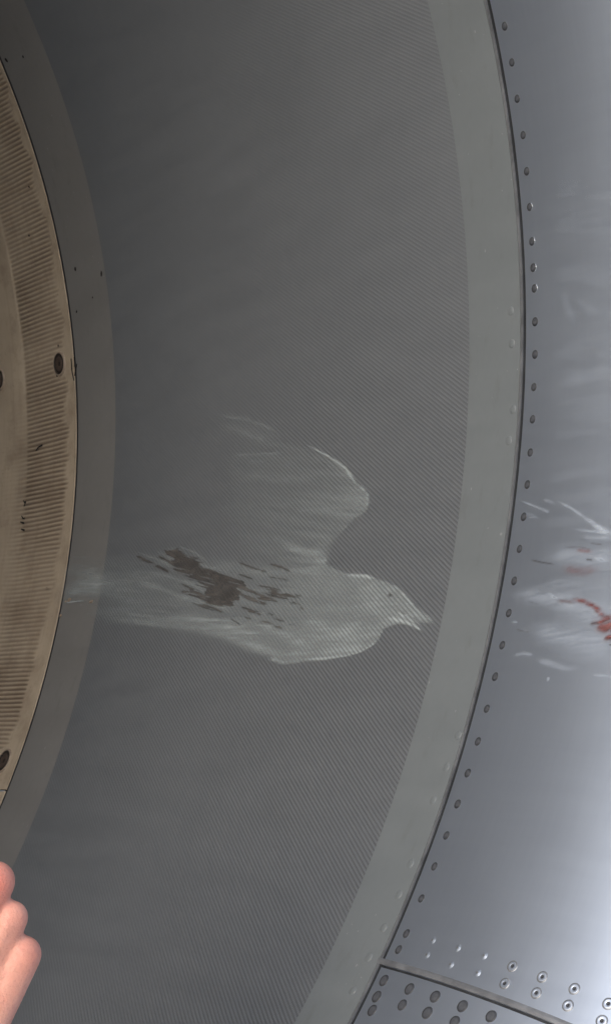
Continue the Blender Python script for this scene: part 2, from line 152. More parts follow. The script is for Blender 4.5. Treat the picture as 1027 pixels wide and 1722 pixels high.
def mat_film(name, col, holes=False, dark=(0.1, .085, .075), red=(0.3, .07, .05), streak=(200.0, 30.0, 1.0)):
    """thin residue: attribute 'dust' covers with col, 'stain' with dark, 'blood' with red"""
    b = NB(name); d, s, r = b.attr('dust'), b.attr('stain'), b.attr('blood')
    st = b.noise(b.uv(), 1.0, 4, .65, streak); fi = b.noise(b.obj(), 700.0, 2)
    g = b.math('MULTIPLY', b.rng(st, .25, .75, .72, 1.25), b.rng(fi, .3, .7, .9, 1.1))
    a = b.math('MULTIPLY', d, g, clamp=True)
    if holes:
        sx = b.new('ShaderNodeSeparateXYZ'); b.link(b.uv(), sx.inputs[0])
        hs = b.math('MULTIPLY', b.rng(sx.outputs[1], .10, .38, .5, .08, True), b.rng(sx.outputs[0], -.24, .02, 1.0, .3, True))
        a = b.math('MULTIPLY', a, b.math('SUBTRACT', 1.0, b.math('MULTIPLY', hole_mask(b), hs)))
    alpha = b.math('MAXIMUM', b.math('MAXIMUM', a, s), r)
    dv = b.mix(b.rng(b.noise(b.uv(), 1.0, 4, .7, (160.0, 45.0, 1.0)), .35, .65, 0, 1), tuple(q*.7 for q in dark), tuple(q*1.35 for q in dark))
    c = b.mix(b.math('DIVIDE', s, b.math('ADD', b.math('ADD', a, s), 1e-4), clamp=True), col, dv)
    rc = b.mix(b.rng(b.noise(b.uv(), 1.0, 3, .6, (420.0, 110.0, 1.0)), .38, .62, 0, 1), red, tuple(min(1, q*1.8) for q in red))
    c = b.mix(b.math('DIVIDE', r, b.math('ADD', b.math('ADD', a, r), 1e-4), clamp=True), c, rc)
    b.set(Base_Color=c, Roughness=.8, Specular_IOR_Level=.2)
    tr = b.new('ShaderNodeBsdfTransparent'); mx = b.new('ShaderNodeMixShader')
    b.link(alpha, mx.inputs[0]); b.link(tr.outputs[0], mx.inputs[1]); b.link(b.p.outputs[0], mx.inputs[2]); b.link(mx.outputs[0], b.o.inputs[0])
    return b.m

PAINT_D, PAINT_L = (.125, .135, .149), (.150, .161, .176)
LIP_D, LIP_L = (.59, .66, .78), (.635, .705, .82)
TAN_D, TAN_L = (.38, .31, .235), (.48, .40, .305)
M = dict(
    perf=mat_perforated(),
    band=mat_paint('smooth_grey_paint', (.142, .158, .168), (.165, .182, .193)),
    rear=mat_paint('aged_grey_paint', (.172, .170, .168), (.20, .198, .196), streak=(30.0, 6.0, 1.0)),
    lip=mat_lip(), liner=mat_liner(),
    strip=mat_plain('seam_edge_metal', (.24, .25, .27), .4, .5),
    sealant=mat_plain('dark_sealant', (.018, .02, .024), .6),
    rivet=mat_plain('dark_rivet_head', (.062, .066, .076), .6, .0, 900.0),
    collar=mat_plain('rivet_sealant_ring', (.035, .037, .044), .55),
    glint_rim=mat_plain('rivet_glint_rim', (.62, .63, .64), .25, 1.0, 900.0),  # bright rim material, puts a glint on a few edge rivets
    bolt=mat_plain('brown_bolt_head', (.085, .062, .052), .5, .3, 600.0),
    bolt_dark=mat_plain('bolt_recess_shadow_gap', (.02, .014, .011), .7),
    pad=mat_plain('pale_liner_filler', (.27, .215, .17), .6, 0, 300.0),
    cowl=mat_plain('white_cowl_paint', (.62, .63, .64), .3, 0, 5.0, .05),
    titan=mat_plain('titanium_blade', (.34, .34, .35), .38, 1.0, 12.0),
    speck=mat_plain('black_dirt', (.015, .013, .012), .8),
    apron=mat_plain('concrete_apron', (.34, .34, .335), .85, 0, 1.5, .2),
)

# ---------------------------------------------------------------- duct geometry
def rad(y):
    y = np.asarray(y, float); t = np.clip((-y-.03)/.24, 0, .9999)
    lip = .7992 + .13*(1-np.sqrt(1-t*t)) + .0008*np.clip((y+.03)/.03, 0, 1)**2
    return np.where(y < 0, lip, .8 + .0378*np.minimum(y, .72))
def warp(th, y):
    """the real duct is not perfectly round: its seams wander a few mm along the axis"""
    th = np.asarray(th, float); th = (th+np.pi) % (2*np.pi)-np.pi
    tc = np.clip(th, -.66, .42); win = np.clip((1.15-np.abs(th+.1))/.35, 0, 1); win = win*win*(3-2*win)
    dj = np.polyval(POLY_JOINT, tc)*win*np.clip((np.asarray(y, float)+.245)/.10, 0, 1)
    dp = (np.polyval(POLY_PERF, tc)-.0626)*win
    dr = (np.polyval(POLY_REAR, np.clip(th, -.56, .42))-.6175)*win
    dt = (np.polyval(POLY_TAN, np.clip(th, -.52, .40))-.7043)*win
    y = np.asarray(y, float)
    return y + np.where(y < .0626, dj+(dp-dj)*np.clip(y/.0626, 0, 1),
               np.where(y < .6175, dp+(dr-dp)*(y-.0626)/.5549, dr+(dt-dr)*np.clip((y-.6175)/.0868, 0, 1)))
def surf(th, y, off=0.0):
    r = rad(y)-off
    return np.stack([r*np.cos(th), np.broadcast_to(y, np.shape(r)) + 0*r, r*np.sin(th)], -1)
def grid_mesh(name, P, U=None, closed=False, mats=(), smooth=True, attrs=None, keep=None):
    """P: (n, m, 3) grid -> mesh; U: (n, m, 2) metric uv"""
    n, m = P.shape[:2]; idx = np.arange(n*m).reshape(n, m)
    a, b, c, d = idx[:-1, :-1], idx[1:, :-1], idx[1:, 1:], idx[:-1, 1:]
    F = np.stack([a, d, c, b], -1).reshape(-1, 4)
    if keep is not None: F = F[keep.reshape(-1)]
    V = P.reshape(-1, 3); used = np.unique(F); re = np.full(n*m, -1); re[used] = np.arange(len(used)); F = re[F]
    me = bpy.data.meshes.new(name)
    me.vertices.add(len(used)); me.vertices.foreach_set('co', V[used].astype(np.float32).ravel())
    me.loops.add(F.size); me.loops.foreach_set('vertex_index', F.astype(np.int32).ravel())
    me.polygons.add(len(F)); me.polygons.foreach_set('loop_start', np.arange(0, F.size, 4, dtype=np.int32))
    me.update(calc_edges=True)
    if U is not None:
        l = me.uv_layers.new(name='metric'); l.data.foreach_set('uv', U.reshape(-1, 2)[used][F.ravel()].astype(np.float32).ravel())
    for k, v in (attrs or {}).items():
        at = me.attributes.new(k, 'FLOAT', 'POINT'); at.data.foreach_set('value', v.reshape(-1)[used].astype(np.float32))
    me.polygons.foreach_set('use_smooth', [smooth]*len(F))
    for q in mats: me.materials.append(q)
    return me
def link(name, me, parent=None):
    o = bpy.data.objects.new(name, me); COL.objects.link(o)
    if parent: o.parent = parent
    return o
def thing(name, label, cat, loc=(0, 0, 0)):
    o = bpy.data.objects.new(name, None); COL.objects.link(o); o.location = loc; o['label'] = label; o['category'] = cat; return o
def tag(o, label=None, cat=None, kind=None, group=None):
    for k, v in (('label', label), ('category', cat), ('kind', kind), ('group', group)):
        if v: o[k] = v
    return o
def skin(name, th0, th1, ys, mat, parent, nth=None, edge=0.0025, off=0.0, rmod=None, skew=False, attrs=None):
    """a panel of the duct wall from th0 to th1 with axial stations ys; its rim is turned outwards so it has thickness"""
    full = abs(th1-th0) > 6.28
    nth = nth or max(8, int(abs(th1-th0)/(2*np.pi)*900)); th = np.linspace(th0, th1, nth+1)
    ys = np.asarray(ys, float); T, Y = np.meshgrid(th, ys, indexing='ij')
    YW = warp(T, Y)
    if skew: T = T - .0018 + (.085*(np.clip(YW, -.2, 0)+.0087))*0.97 * (1-(T-th0)/(th1-th0)) * 1.0
    O = np.full(T.shape, off)
    if rmod is not None: O = O + rmod(T, YW)
    P = surf(T, YW, O)
    U = np.stack([T*.81, YW], -1)
    at = {k: f(T, YW) for k, f in (attrs or {}).items()}
    # rims: turned outwards, vertices doubled so that the edge stays sharp
    def out(Pr, Tr):
        d = np.stack([np.cos(Tr), np.zeros_like(Tr), np.sin(Tr)], -1); return Pr + d*edge
    def ext(A, ax, first=None, last=None):
        a0, a1 = np.take(A, [0], ax), np.take(A, [-1], ax)
        return np.concatenate([a0 if first is None else first, a0, A, a1, a1 if last is None else last], ax)
    P2 = ext(P, 1, out(P[:, :1], T[:, :1]), out(P[:, -1:], T[:, -1:])); U = ext(U, 1); T2 = ext(T, 1); at = {k: ext(v, 1) for k, v in at.items()}
    m_ = P2.shape[1]-1; keep = np.ones((P2.shape[0]-1, m_), bool); keep[:, 1] = False; keep[:, -2] = False
    if not full:
        P2 = ext(P2, 0, out(P2[:1], T2[:1]), out(P2[-1:], T2[-1:])); U = ext(U, 0); at = {k: ext(v, 0) for k, v in at.items()}
        keep = np.concatenate([keep[:1], keep[:1], keep, keep[:1], keep[:1]], 0); keep[1] = False; keep[-2] = False
    me = grid_mesh(name, P2, U, mats=(mat,), attrs=at, keep=keep)
    # keep the rim sharp
    return link(name, me, parent)

def vnoise(x, y, seed=0):
    """2-D value noise in numpy"""
    xi, yi = np.floor(x).astype(np.int64), np.floor(y).astype(np.int64); fx, fy = x-xi, y-yi
    fx, fy = fx*fx*(3-2*fx), fy*fy*(3-2*fy)
    def h(a, b):
        v = (a*374761393 + b*668265263 + seed*2147483647) & 0xffffffff
        v = ((v ^ (v >> 13))*1274126177) & 0xffffffff
        return ((v ^ (v >> 16)) & 0xffff)/65535.0
    return (h(xi, yi)*(1-fx)+h(xi+1, yi)*fx)*(1-fy) + (h(xi, yi+1)*(1-fx)+h(xi+1, yi+1)*fx)*fy
def fbm(x, y, seed=0, octv=4):
    s, a, t = 0, 1.0, 0
    for i in range(octv): s = s + a*vnoise(x*2**i, y*2**i, seed+i*17); t += a; a *= .55
    return s/t

# ---------------------------------------------------------------- the jet engine
engine = thing('jet_engine', 'grey jet engine air intake with bare metal lip, filling the picture', 'jet engine', (0, 0, HZ))
E_ = 0.0011
skin('smooth_edge_band', -np.pi, np.pi, np.concatenate([[.0043, .0047], np.linspace(.007, .058, 12), [.0626]]), M['band'], engine)
skin('perforated_panel', -np.pi, np.pi, np.linspace(.0626, .6175, 60), M['perf'], engine)
skin('rear_edge_band', -np.pi, np.pi, np.linspace(.6175, .7020, 12), M['rear'], engine)
# thin bead and dark groove of the seam
def seam_prof(T, Y): return 0*T
skin('seam_bead', -np.pi, np.pi, [.0016, .0019, .0030, .0034], M['strip'], engine, off=.0003)
skin('seam_sealant', -np.pi, np.pi, [-.004, .0, .006], M['sealant'], engine, off=-.0007)
skin('shroud_seal', -np.pi, np.pi, [.700, .7045, .709], M['sealant'], engine, off=-.0003)

# lip skins, split at the lower right and on the far side
LY = np.concatenate([-.03-.24*np.sin(np.linspace(np.pi/2*.985, 0, 70)), np.linspace(-.026, -.0021, 10)])
TS = -.6020
def lipskin(t0, t1, off):
    return skin('lip_skin', t0, t1, LY, M['lip'], engine, nth=480, off=off, skew=True)
a = lipskin(TS+.0010, TS+np.pi-.0010, 0.0)
b2 = lipskin(TS-.0012, TS-np.pi+.0010, -.0001)
tag(b2, 'lower lip skin below the slanting splice')
# splice filler under the gap
yy = np.linspace(-.26, -.001, 60); tt = np.linspace(-.01, .01, 5)
Tg, Yg = np.meshgrid(tt, yy, indexing='ij'); Tg = Tg+TS-.0018+.0825*(np.clip(Yg, -.2, 0)+.0087)
link('splice_sealant', grid_mesh('splice_sealant', surf(Tg, Yg, -.0016), np.stack([Tg*.81, Yg], -1), mats=(M['sealant'],)), engine)
# raised edge strap beside the splice
tt = np.linspace(0, 1, 5); Tg, Yg = np.meshgrid(tt, yy, indexing='ij')
base = TS-.0018+.0825*(np.clip(Yg, -.2, 0)+.0087)
hh = .0006*np.sin(np.pi*tt)[:, None]
link('splice_strap', grid_mesh('splice_strap', surf(base+.0010+.0048*Tg, Yg, hh+.0000), np.stack([Tg, Yg], -1), mats=(M['strip'],)), engine)

# outer cowl: from the nose back over the outside
s = np.linspace(0, 1, 50); oy = -.2690+1.9*s**2; orr = .9290+.20*np.sqrt(np.clip(1-(1-np.minimum(1, s*2.0))**2, 0, 1))
th = np.linspace(-np.pi, np.pi, 241); T, _ = np.meshgrid(th, s, indexing='ij')
P = np.stack([orr[None]*np.cos(T), np.broadcast_to(oy, T.shape), orr[None]*np.sin(T)], -1)
link('outer_cowl', grid_mesh('outer_cowl', P, np.stack([T*.81, np.broadcast_to(oy, T.shape)], -1), mats=(M['cowl'],)), engine)

# ---- tan ribbed liner segments with countersunk bolts
SEG0, SEGA = -.4672, math.pi/3
BOFF = (.0354, .0354+.4803, math.pi/3-.0354)
def rib_amp(T, Y):
    a = np.clip((Y-.7115)/.006, 0, 1)*np.clip((.818-Y)/.006, 0, 1)
    n = fbm(T*14+3, Y*10, 5, 3); n2 = fbm(T*60, Y*40, 9, 3)
    wob = np.clip((Y-.712-.012*n2*2)/.008, 0, 1)
    a = a*wob*(.55+.75*np.clip((n-.3)*2.2, 0, 1))
    for k in range(6):
        for bo in BOFF:
            tb = SEG0+k*SEGA+bo; dt = (T-tb+np.pi) % (2*np.pi)-np.pi
            d = np.hypot(dt*.8275, Y-(.7365 if abs(bo-BOFF[1]) < 1e-6 else .7290)); a = a*np.clip((d-.0135)/.004, 0, 1)
        for e in (SEG0+k*SEGA,):
            dt = np.abs((T-e+np.pi) % (2*np.pi)-np.pi)*.8275; a = a*np.clip((dt-.018)/.012, 0, 1)
    return a
RP = 2*np.pi/(2*np.pi*.8275/.00455)
def rib_h(T, Y): 
    ph = T/RP*2*np.pi + 1.6*fbm(T*40, Y*18, 21, 3)
    return rib_amp(T, Y)*(.5+.5*np.cos(ph))
LS_ = np.concatenate([[.7062, .7066, .7078, .7088], np.linspace(.7105, .7210, 7), np.linspace(.726, .806, 15), np.linspace(.811, .819, 5), [.85, .9, 1.0, 1.15, 1.5]])
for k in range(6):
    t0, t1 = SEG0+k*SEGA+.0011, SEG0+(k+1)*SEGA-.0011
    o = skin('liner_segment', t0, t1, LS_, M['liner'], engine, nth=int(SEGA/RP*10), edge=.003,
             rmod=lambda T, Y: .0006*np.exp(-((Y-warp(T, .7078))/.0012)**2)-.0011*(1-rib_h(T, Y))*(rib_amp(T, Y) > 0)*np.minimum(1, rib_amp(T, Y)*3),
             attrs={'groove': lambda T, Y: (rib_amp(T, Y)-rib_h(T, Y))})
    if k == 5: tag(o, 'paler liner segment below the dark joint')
bt_me = bpy.data.meshes.new('liner_bolt'); bm = bmesh.new()
def disc_stack(bm, prof, seg, idxs):
    """prof: list of (r, z); lathe about z, one material index per band"""
    rings = []
    for r, z in prof:
        rings.append([bm.verts.new((r*math.cos(2*math.pi*i/seg), r*math.sin(2*math.pi*i/seg), z)) for i in range(seg)] if r > 0 else [bm.verts.new((0, 0, z))])
    for q in range(len(prof)-1):
        A, B = rings[q], rings[q+1]
        for i in range(seg):
            j = (i+1) % seg
            f = bm.faces.new((A[i], A[j], B[j], B[i])) if len(B) > 1 else bm.faces.new((A[i], A[j], B[0]))
            f.material_index = idxs[q]; f.smooth = True
disc_stack(bm, [(.0128, -.0012), (.0121, .0014), (.0104, .0015), (.0098, .0004), (.0080, .0004), (.0074, .0012), (.0040, .0014), (.0022, .0007), (0, .0006)], 36, [0, 0, 1, 1, 1, 2, 2, 1])
bm.to_mesh(bt_me); bm.free()
for q in (M['pad'], M['bolt_dark'], M['bolt']): bt_me.materials.append(q)
def frame_at(th, y, off=0.0, spin=0.0, scale=1.0):
    e = 1e-3; p = surf(np.array(th), np.array(y), off); a_ = surf(np.array(th), np.array(y+e), off)-p
    ty = Vector(a_).normalized(); tx = Vector((-math.sin(th), 0, math.cos(th))); n = tx.cross(ty)
    if n.dot(Vector((math.cos(th), 0, math.sin(th)))) > 0: n = -n
    tx = ty.cross(n)
    m = Matrix((tx, ty, n)).transposed().to_4x4() @ Matrix.Rotation(spin, 4, 'Z') @ Matrix.Scale(scale, 4); m.translation = Vector(p); return m
def put(name, me, th, y, off=0.0, spin=0.0, scale=1.0, parent=engine):
    o = bpy.data.objects.new(name, me); COL.objects.link(o); o.parent = parent; o.matrix_local = frame_at(th, y, off, spin, scale); return o
for th_, y_ in BOLTS: put('liner_bolt', bt_me, th_, y_, 0.0, random.random()*6)
for k in (1, -1): put('liner_bolt', bt_me, .0484+k*.4803+(.02 if k > 0 else 0), .7365 if k > 0 else .8745, 0, 1.0)

# ---- rivets
def rivet_mesh(name, prof, idxs, mats, seg=20):
    me = bpy.data.meshes.new(name); bm = bmesh.new(); disc_stack(bm, prof, seg, idxs); bm.to_mesh(me); bm.free()
    for q in mats: me.materials.append(q)
    return me
rv = rivet_mesh('rivet', [(.0031, -.0004), (.0029, .0002), (.0027, .0003), (.0020, .0003), (.0018, .0005), (.0014, .00055), (0, .00057)],
                [0, 0, 0, 0, 1, 1], (M['collar'], M['rivet'], M['lip']))
rv2 = rivet_mesh('rivet', [(.0031, -.0004), (.0029, .0002), (.0027, .0003), (.0020, .0003), (.0018, .0005), (.0014, .00055), (0, .00057)],
                [2, 0, 0, 0, 1, 1], (M['collar'], M['rivet'], M['glint_rim']))
for i, (th_, y_) in enumerate(EDGE_RIVETS): put('rivet', rv2 if i in (5, 6, 7, 28) else rv, th_, y_, spin=random.random()*6, scale=random.uniform(.94, 1.05))
for k in range(1, 4): put('rivet', rv, .1943+.0308*k, -.0092)
lower = rivet_mesh('rivet', [(.0040, -.0004), (.0037, .0003), (.0030, .0003), (.0027, .0004), (.0014, .00045), (0, .00045)],
                   [0, 0, 0, 1, 1], (M['collar'], M['rivet'], M['lip']))
for th_, y_ in LOWER_RIVETS: put('splice_rivet', lower, th_, y_, spin=random.random()*6, scale=random.uniform(.95, 1.05))
for k in range(6, 9): put('splice_rivet', lower, -.6151-.0016*k, -.0165-.0253*k); put('splice_rivet', lower, -.6285-.0016*k, -.0165-.0253*k)
for (t_, y_) in ((-.640, -.020), (-.6655, -.020), (-.691, -.020)): put('splice_rivet', lower, t_, y_)
dim = rivet_mesh('rivet', [(.0038, -.0003), (.0034, .0003), (.0030, .0003), (.0027, .0004), (.0012, .0004), (.0009, .0002), (0, .0002)],
                 [2, 2, 2, 1, 0, 0], (M['collar'], M['lip'], M['strip']))
dim2 = rivet_mesh('rivet', [(.0033, -.0003), (.0027, .0003), (.0023, .0001), (.0019, .0004), (.0010, .0005), (0, .0002)],
                  [1, 1, 1, 1, 0], (M['strip'], M['lip']))
for i, (th_, y_) in enumerate(DIMPLES): put('flush_rivet', dim if i >= 6 else dim2, th_, y_, spin=random.random()*6, scale=1.0 if i >= 6 else .8)
fl = rivet_mesh('rivet', [(.0034, -.0003), (.0030, .0002), (.0024, .00035), (.0012, .00045), (0, .00045)], [0]*4, (M['band'],))
for th_, y_ in BAND_RIVETS: put('painted_rivet', fl, th_, y_, spin=random.random()*6)

# ---- fan behind the intake
fan = bpy.data.objects.new('fan', None); COL.objects.link(fan); fan.parent = engine; fan.location = (0, 1.12, 0)
bm = bmesh.new(); disc_stack(bm, [(.27, .16), (.25, .10), (.20, -.04), (.13, -.17), (.06, -.26), (.015, -.30), (0, -.303)], 64, [0]*6)
sp = bpy.data.meshes.new('spinner'); bm.to_mesh(sp); bm.free(); sp.transform(Matrix.Rotation(-math.pi/2, 4, 'X')); sp.materials.append(M['cowl']); link('spinner', sp, fan)
n, m = 14, 9; P = np.zeros((n, m, 3))
for i in range(n):
    f = i/(n-1); r = .24+.575*f; tw = math.radians(25+38*f); ch = .19+.05*f
    for j in range(m):
        c = (j/(m-1)-.5)*ch; cam_ = .02*(1-(2*j/(m-1)-1)**2)
        P[i, j] = (r, c*math.cos(tw)+cam_*math.sin(tw), c*math.sin(tw)-cam_*math.cos(tw)+.03*math.sin(f*3))
bl = grid_mesh('fan_blade', P, mats=(M['titan'],))
for k in range(22):
    o = link('fan_blade', bl, fan); o.rotation_euler = (0, k*2*math.pi/22, 0)
bk = bpy.data.meshes.new('stator_disc'); bm = bmesh.new(); disc_stack(bm, [(.85, 0), (.3, .01), (0, .01)], 96, [0, 0]); bm.to_mesh(bk); bm.free()
bk.transform(Matrix.Rotation(-math.pi/2, 4, 'X')); bk.materials.append(M['collar']); o = link('stator_disc', bk, engine); o.location = (0, 1.45, 0)

# ---- dirt specks on the rear band and liner
bm = bmesh.new()
for i, (th_, y_) in enumerate(SPECKS):
    mt = frame_at(th_, y_, .0006 if y_ < .705 else .0004, random.random()*6); r0 = (.0016, .0016, .0013, .0018, .0017, .0010, .0013, .0013, .0018, .0013, .0014, .0014)[i]
    vs_ = [bm.verts.new(mt @ Vector((r0*random.uniform(.7, 1.3)*math.cos(a_), r0*(1.9 if i in (0, 4) else 1.1)*random.uniform(.7, 1.2)*math.sin(a_), .0001))) for a_ in np.linspace(0, 2*math.pi, 9)[:-1]]
    c_ = bm.verts.new(mt @ Vector((0, 0, .0006)))
    for q in range(8): bm.faces.new((vs_[q], vs_[(q+1) % 8], c_))
for i, st_ in enumerate(SCRATCH):
    for (p0, p1) in zip(st_[:-1], st_[1:]):
        a_, b_ = Vector(surf(*[np.array(q) for q in p0], .0007)), Vector(surf(*[np.array(q) for q in p1], .0007)); dv = (b_-a_); n_ = Vector((-a_.x, 0, -a_.z)).normalized(); sd_ = dv.cross(n_).normalized()*.0011
        vv = [bm.verts.new(q) for q in (a_-sd_*.6, a_+sd_*.6, b_+sd_, b_-sd_, a_+n_*.0005, b_+n_*.0005)]
        for f_ in ((0, 4, 5, 3), (1, 2, 5, 4), (0, 1, 4), (2, 3, 5)): bm.faces.new([vv[q] for q in f_])
me = bpy.data.meshes.new('dirt_specks'); bm.to_mesh(me); bm.free(); me.materials.append(M['speck']); o = link('dirt_specks', me, engine); o['kind'] = 'stuff'

bm = bmesh.new()
for i, (th_, y_) in enumerate(CHIPS):
    mt = frame_at(th_, y_, .0007); r0 = (.0016, .0018, .0022, .0015, .0022)[i]
    vs_ = [bm.verts.new(mt @ Vector((r0*random.uniform(.6, 1.1)*math.cos(a_), r0*2.2*random.uniform(.7, 1.2)*math.sin(a_), .0001))) for a_ in np.linspace(0, 2*math.pi, 9)[:-1]]
    c_ = bm.verts.new(mt @ Vector((0, 0, .0008)))
    for q in range(8): bm.faces.new((vs_[q], vs_[(q+1) % 8], c_))
me = bpy.data.meshes.new('pale_chips'); bm.to_mesh(me); bm.free(); me.materials.append(M['pad']); o = link('pale_chips', me, engine); o['kind'] = 'stuff'

# ---------------------------------------------------------------- residue films (bird imprint, smears)
def XY(th, y):      # local scaled plane for distances (fine units, x along the duct, y round it)
    th = np.asarray(th, float); y = np.asarray(y, float)
    return 1430*y-500*y*y, (th+.2)*.81*(2480-1140*y)
def seg_d(px, py, a, b):
    ax, ay, bx, by = *a, *b; dx, dy = bx-ax, by-ay; L = dx*dx+dy*dy+1e-12
    t = np.clip(((px-ax)*dx+(py-ay)*dy)/L, 0, 1); return np.hypot(px-ax-t*dx, py-ay-t*dy), t
def poly_sd(px, py, pts):
    """signed distance, positive inside"""
    q = [XY(*p) for p in pts]; d = np.full(px.shape, 1e9); ins = np.zeros(px.shape, bool)
    for i in range(len(q)):
        a, b = q[i-1], q[i]; dd, _ = seg_d(px, py, a, b); d = np.minimum(d, dd)
        c = (a[1] > py) != (b[1] > py)
        with np.errstate(divide='ignore', invalid='ignore'): xx = (b[0]-a[0])*(py-a[1])/(b[1]-a[1]+1e-12)+a[0]
        ins ^= c & (px < xx)
    return np.where(ins, d, -d)
def stroke(px, py, pts, w0, w1, taper=True):
    """soft tapered brush line, 0..1"""
    q = [XY(*p) for p in pts]; ln = np.cumsum([0]+[math.hypot(q[i+1][0]-q[i][0], q[i+1][1]-q[i][1]) for i in range(len(q)-1)]); tot = ln[-1]
    out = np.zeros(px.shape)
    for i in range(len(q)-1):
        mxw = 3*max(w0, w1); lo = (min(q[i][0], q[i+1][0])-mxw, min(q[i][1], q[i+1][1])-mxw); hi = (max(q[i][0], q[i+1][0])+mxw, max(q[i][1], q[i+1][1])+mxw)
        s_ = (px > lo[0]) & (px < hi[0]) & (py > lo[1]) & (py < hi[1])
        if not s_.any(): continue
        d, t = seg_d(px[s_], py[s_], q[i], q[i+1]); f = (ln[i]+t*(ln[i+1]-ln[i]))/tot
        w_ = (w0+(w1-w0)*f)*.62
        v = np.exp(-(d/w_)**2)
        if taper: v = v*np.clip(np.minimum(f, 1-f)*5+.25, 0, 1)
        out[s_] = np.maximum(out[s_], v)
    return out
def ss(x, a, b): x = np.clip((x-a)/(b-a), 0, 1); return x*x*(3-2*x)

def film(name, th0, th1, y0, y1, dth, dy, fn, mat, thr=.02, off=.0008):
    T, Y = np.meshgrid(np.arange(th0, th1, dth), np.arange(y0, y1, dy), indexing='ij')
    px, py = XY(T, Y); A = fn(T, Y, px, py); tot = sum(A.values())
    k = np.maximum(np.maximum(tot[:-1, :-1], tot[1:, 1:]), np.maximum(tot[1:, :-1], tot[:-1, 1:])) > thr
    P = surf(T, Y, off); U = np.stack([T*.81, Y], -1)
    for q in ('dust', 'stain', 'blood'): A.setdefault(q, np.zeros_like(T))
    me = grid_mesh(name, P, U, mats=(mat,), attrs=A, keep=k)
    o = link(name, me); o.location = (0, 0, HZ); return o

def bird(T, Y, px, py):
    # warped coordinates make every edge ragged along the air stream
    n1 = fbm(px*.02+py*.01, py*.14, 3); n2 = fbm(px*.010, py*.16-px*.030, 11, 3); n3 = fbm(px*.03, py*.3-px*.06, 31, 2)
    rag = (n1-.5)*22*ss(Y, .12, .40)
    sdw = poly_sd(px, py, WING)+rag*1.2; sdb = poly_sd(px, py, BODY)+rag
    # wing: dense along the leading edge, fading rearwards
    soft = 2.5+26*ss(Y, .20, .36)
    wing = np.clip(sdw/soft, 0, 1)*(.46-.28*ss(Y, .13, .38))*(.55+.8*ss(fbm(px*.012, py*.15-px*.045, 19, 3), .25, .75))
    wing = wing*(1-.55*ss(T, -.245, -.15)*ss(Y, .17, .27))
    soft = 2.2+30*ss(Y, .20, .50)
    body = np.clip(sdb/soft, 0, 1)*(.56-.06*ss(Y, .12, .22)-.16*ss(Y, .3, .5)-.10*ss(Y, .5, .62))*(1-(.18+.4*ss(Y, .15, .4))*(1-ss(n2, .25, .75)))
    body = body*(1-.35*ss(Y, .15, .35)*(1-ss(n3, .3, .7)))
    d = np.maximum(wing, body)+.25*np.minimum(wing, body)
    hd = np.clip(poly_sd(px, py, HEAD)/6, 0, 1); d = d+.08*hd
    br = np.clip(poly_sd(px, py, BREAST)/18, 0, 1); d = d+.14*br
    for pts, w0, w1, i in STROKES:
        d = d+i*.9*stroke(px, py, pts, w0, w1)*(.65+.7*n3)
    # scraped places
    cut = np.zeros_like(d); q_ = py-.42*px; rg = (fbm(px*.018, q_*.16, 77, 3)-.5)*22+(fbm(px*.05, q_*.55, 78, 2)-.5)*13
    for c in CUTS: cut = np.maximum(cut, ss(poly_sd(px, py, c)+rg, -.6, 1.6))
    cut = cut*(.25+.75*ss(fbm(px*.022, q_*.34, 91, 3), .20, .32))
    dash = np.zeros_like(d)
    for pts, w_, i in DASHES: dash = np.maximum(dash, i*stroke(px, py, pts, w_*1.9, w_*1.4))
    dash = dash*(.35+.65*ss(fbm(px*.06, q_*.30, 53, 2), .28, .5)); dash = ss(dash, .18, .55)*dash**.4
    rim = np.zeros_like(d)
    for c in CUTS[:1]: e = poly_sd(px, py, c)+rg; rim = np.exp(-((e+2.0)/1.6)**2)
    d = (d+.22*rim*ss(n1, .3, .6))*(1-.95*cut)*(1-.9*dash)
    return {'dust': np.clip(d, 0, 1), 'stain': np.clip(.74*cut+1.0*dash, 0, 1)*(1-0*d)}
o = film('bird_imprint', -.37, .12, .055, .713, .00085, .0013, bird, mat_film('pale_feather_dust', (.36, .40, .415), holes=True, dark=(.088, .082, .079)))
tag(o, 'pale dusty imprint of a flying bird on the perforated grey intake wall', 'imprint')

def lipfilm(T, Y, px, py):
    n3 = fbm(px*.03, py*.35+px*.06, 41, 4); n1 = fbm(px*.015, py*.06, 8, 3); d = np.zeros_like(px)
    for pts, w0, w1, i in LIP_STROKES: d = d+i*.5*stroke(px, py, pts, w0, w1)*(.4+1.1*ss(n3, .2, .8))
    d = d+.035*ss(n1, .3, .8)*ss(-Y, .012, .05)*ss(T, -.42, -.2)*(1-ss(T, .0, .15))
    s_ = np.zeros_like(px)
    for pts, w_, i in LIP_DARK: s_ = np.maximum(s_, i*stroke(px, py, pts, w_, w_))
    return {'dust': np.clip(d, 0, 1), 'stain': s_}
o = film('feather_smear', -.46, .2, -.20, -.004, .0011, .0011, lipfilm, mat_film('grease_and_dust_smear', (.55, .60, .66), dark=(.05, .045, .055), streak=(300., 40., 1.)), off=.0002)
tag(o, 'whitish streaky feather smears across the bare metal lip', 'smear')
def blood(T, Y, px, py):
    n = fbm(px*.05, py*.3+px*.14, 61, 4); d = np.zeros_like(px)
    for pts, w0, w1, i in BLOOD: d = np.maximum(d, i*stroke(px, py, pts, w0, w1))
    m_ = fbm(px*.1, py*.5+px*.2, 71, 3)
    return {'blood': np.clip(d*(.5+.7*ss(n, .25, .6))*1.0, 0, .88), 'stain': .45*ss(m_, .62, .72)*ss(d, .5, .8)}
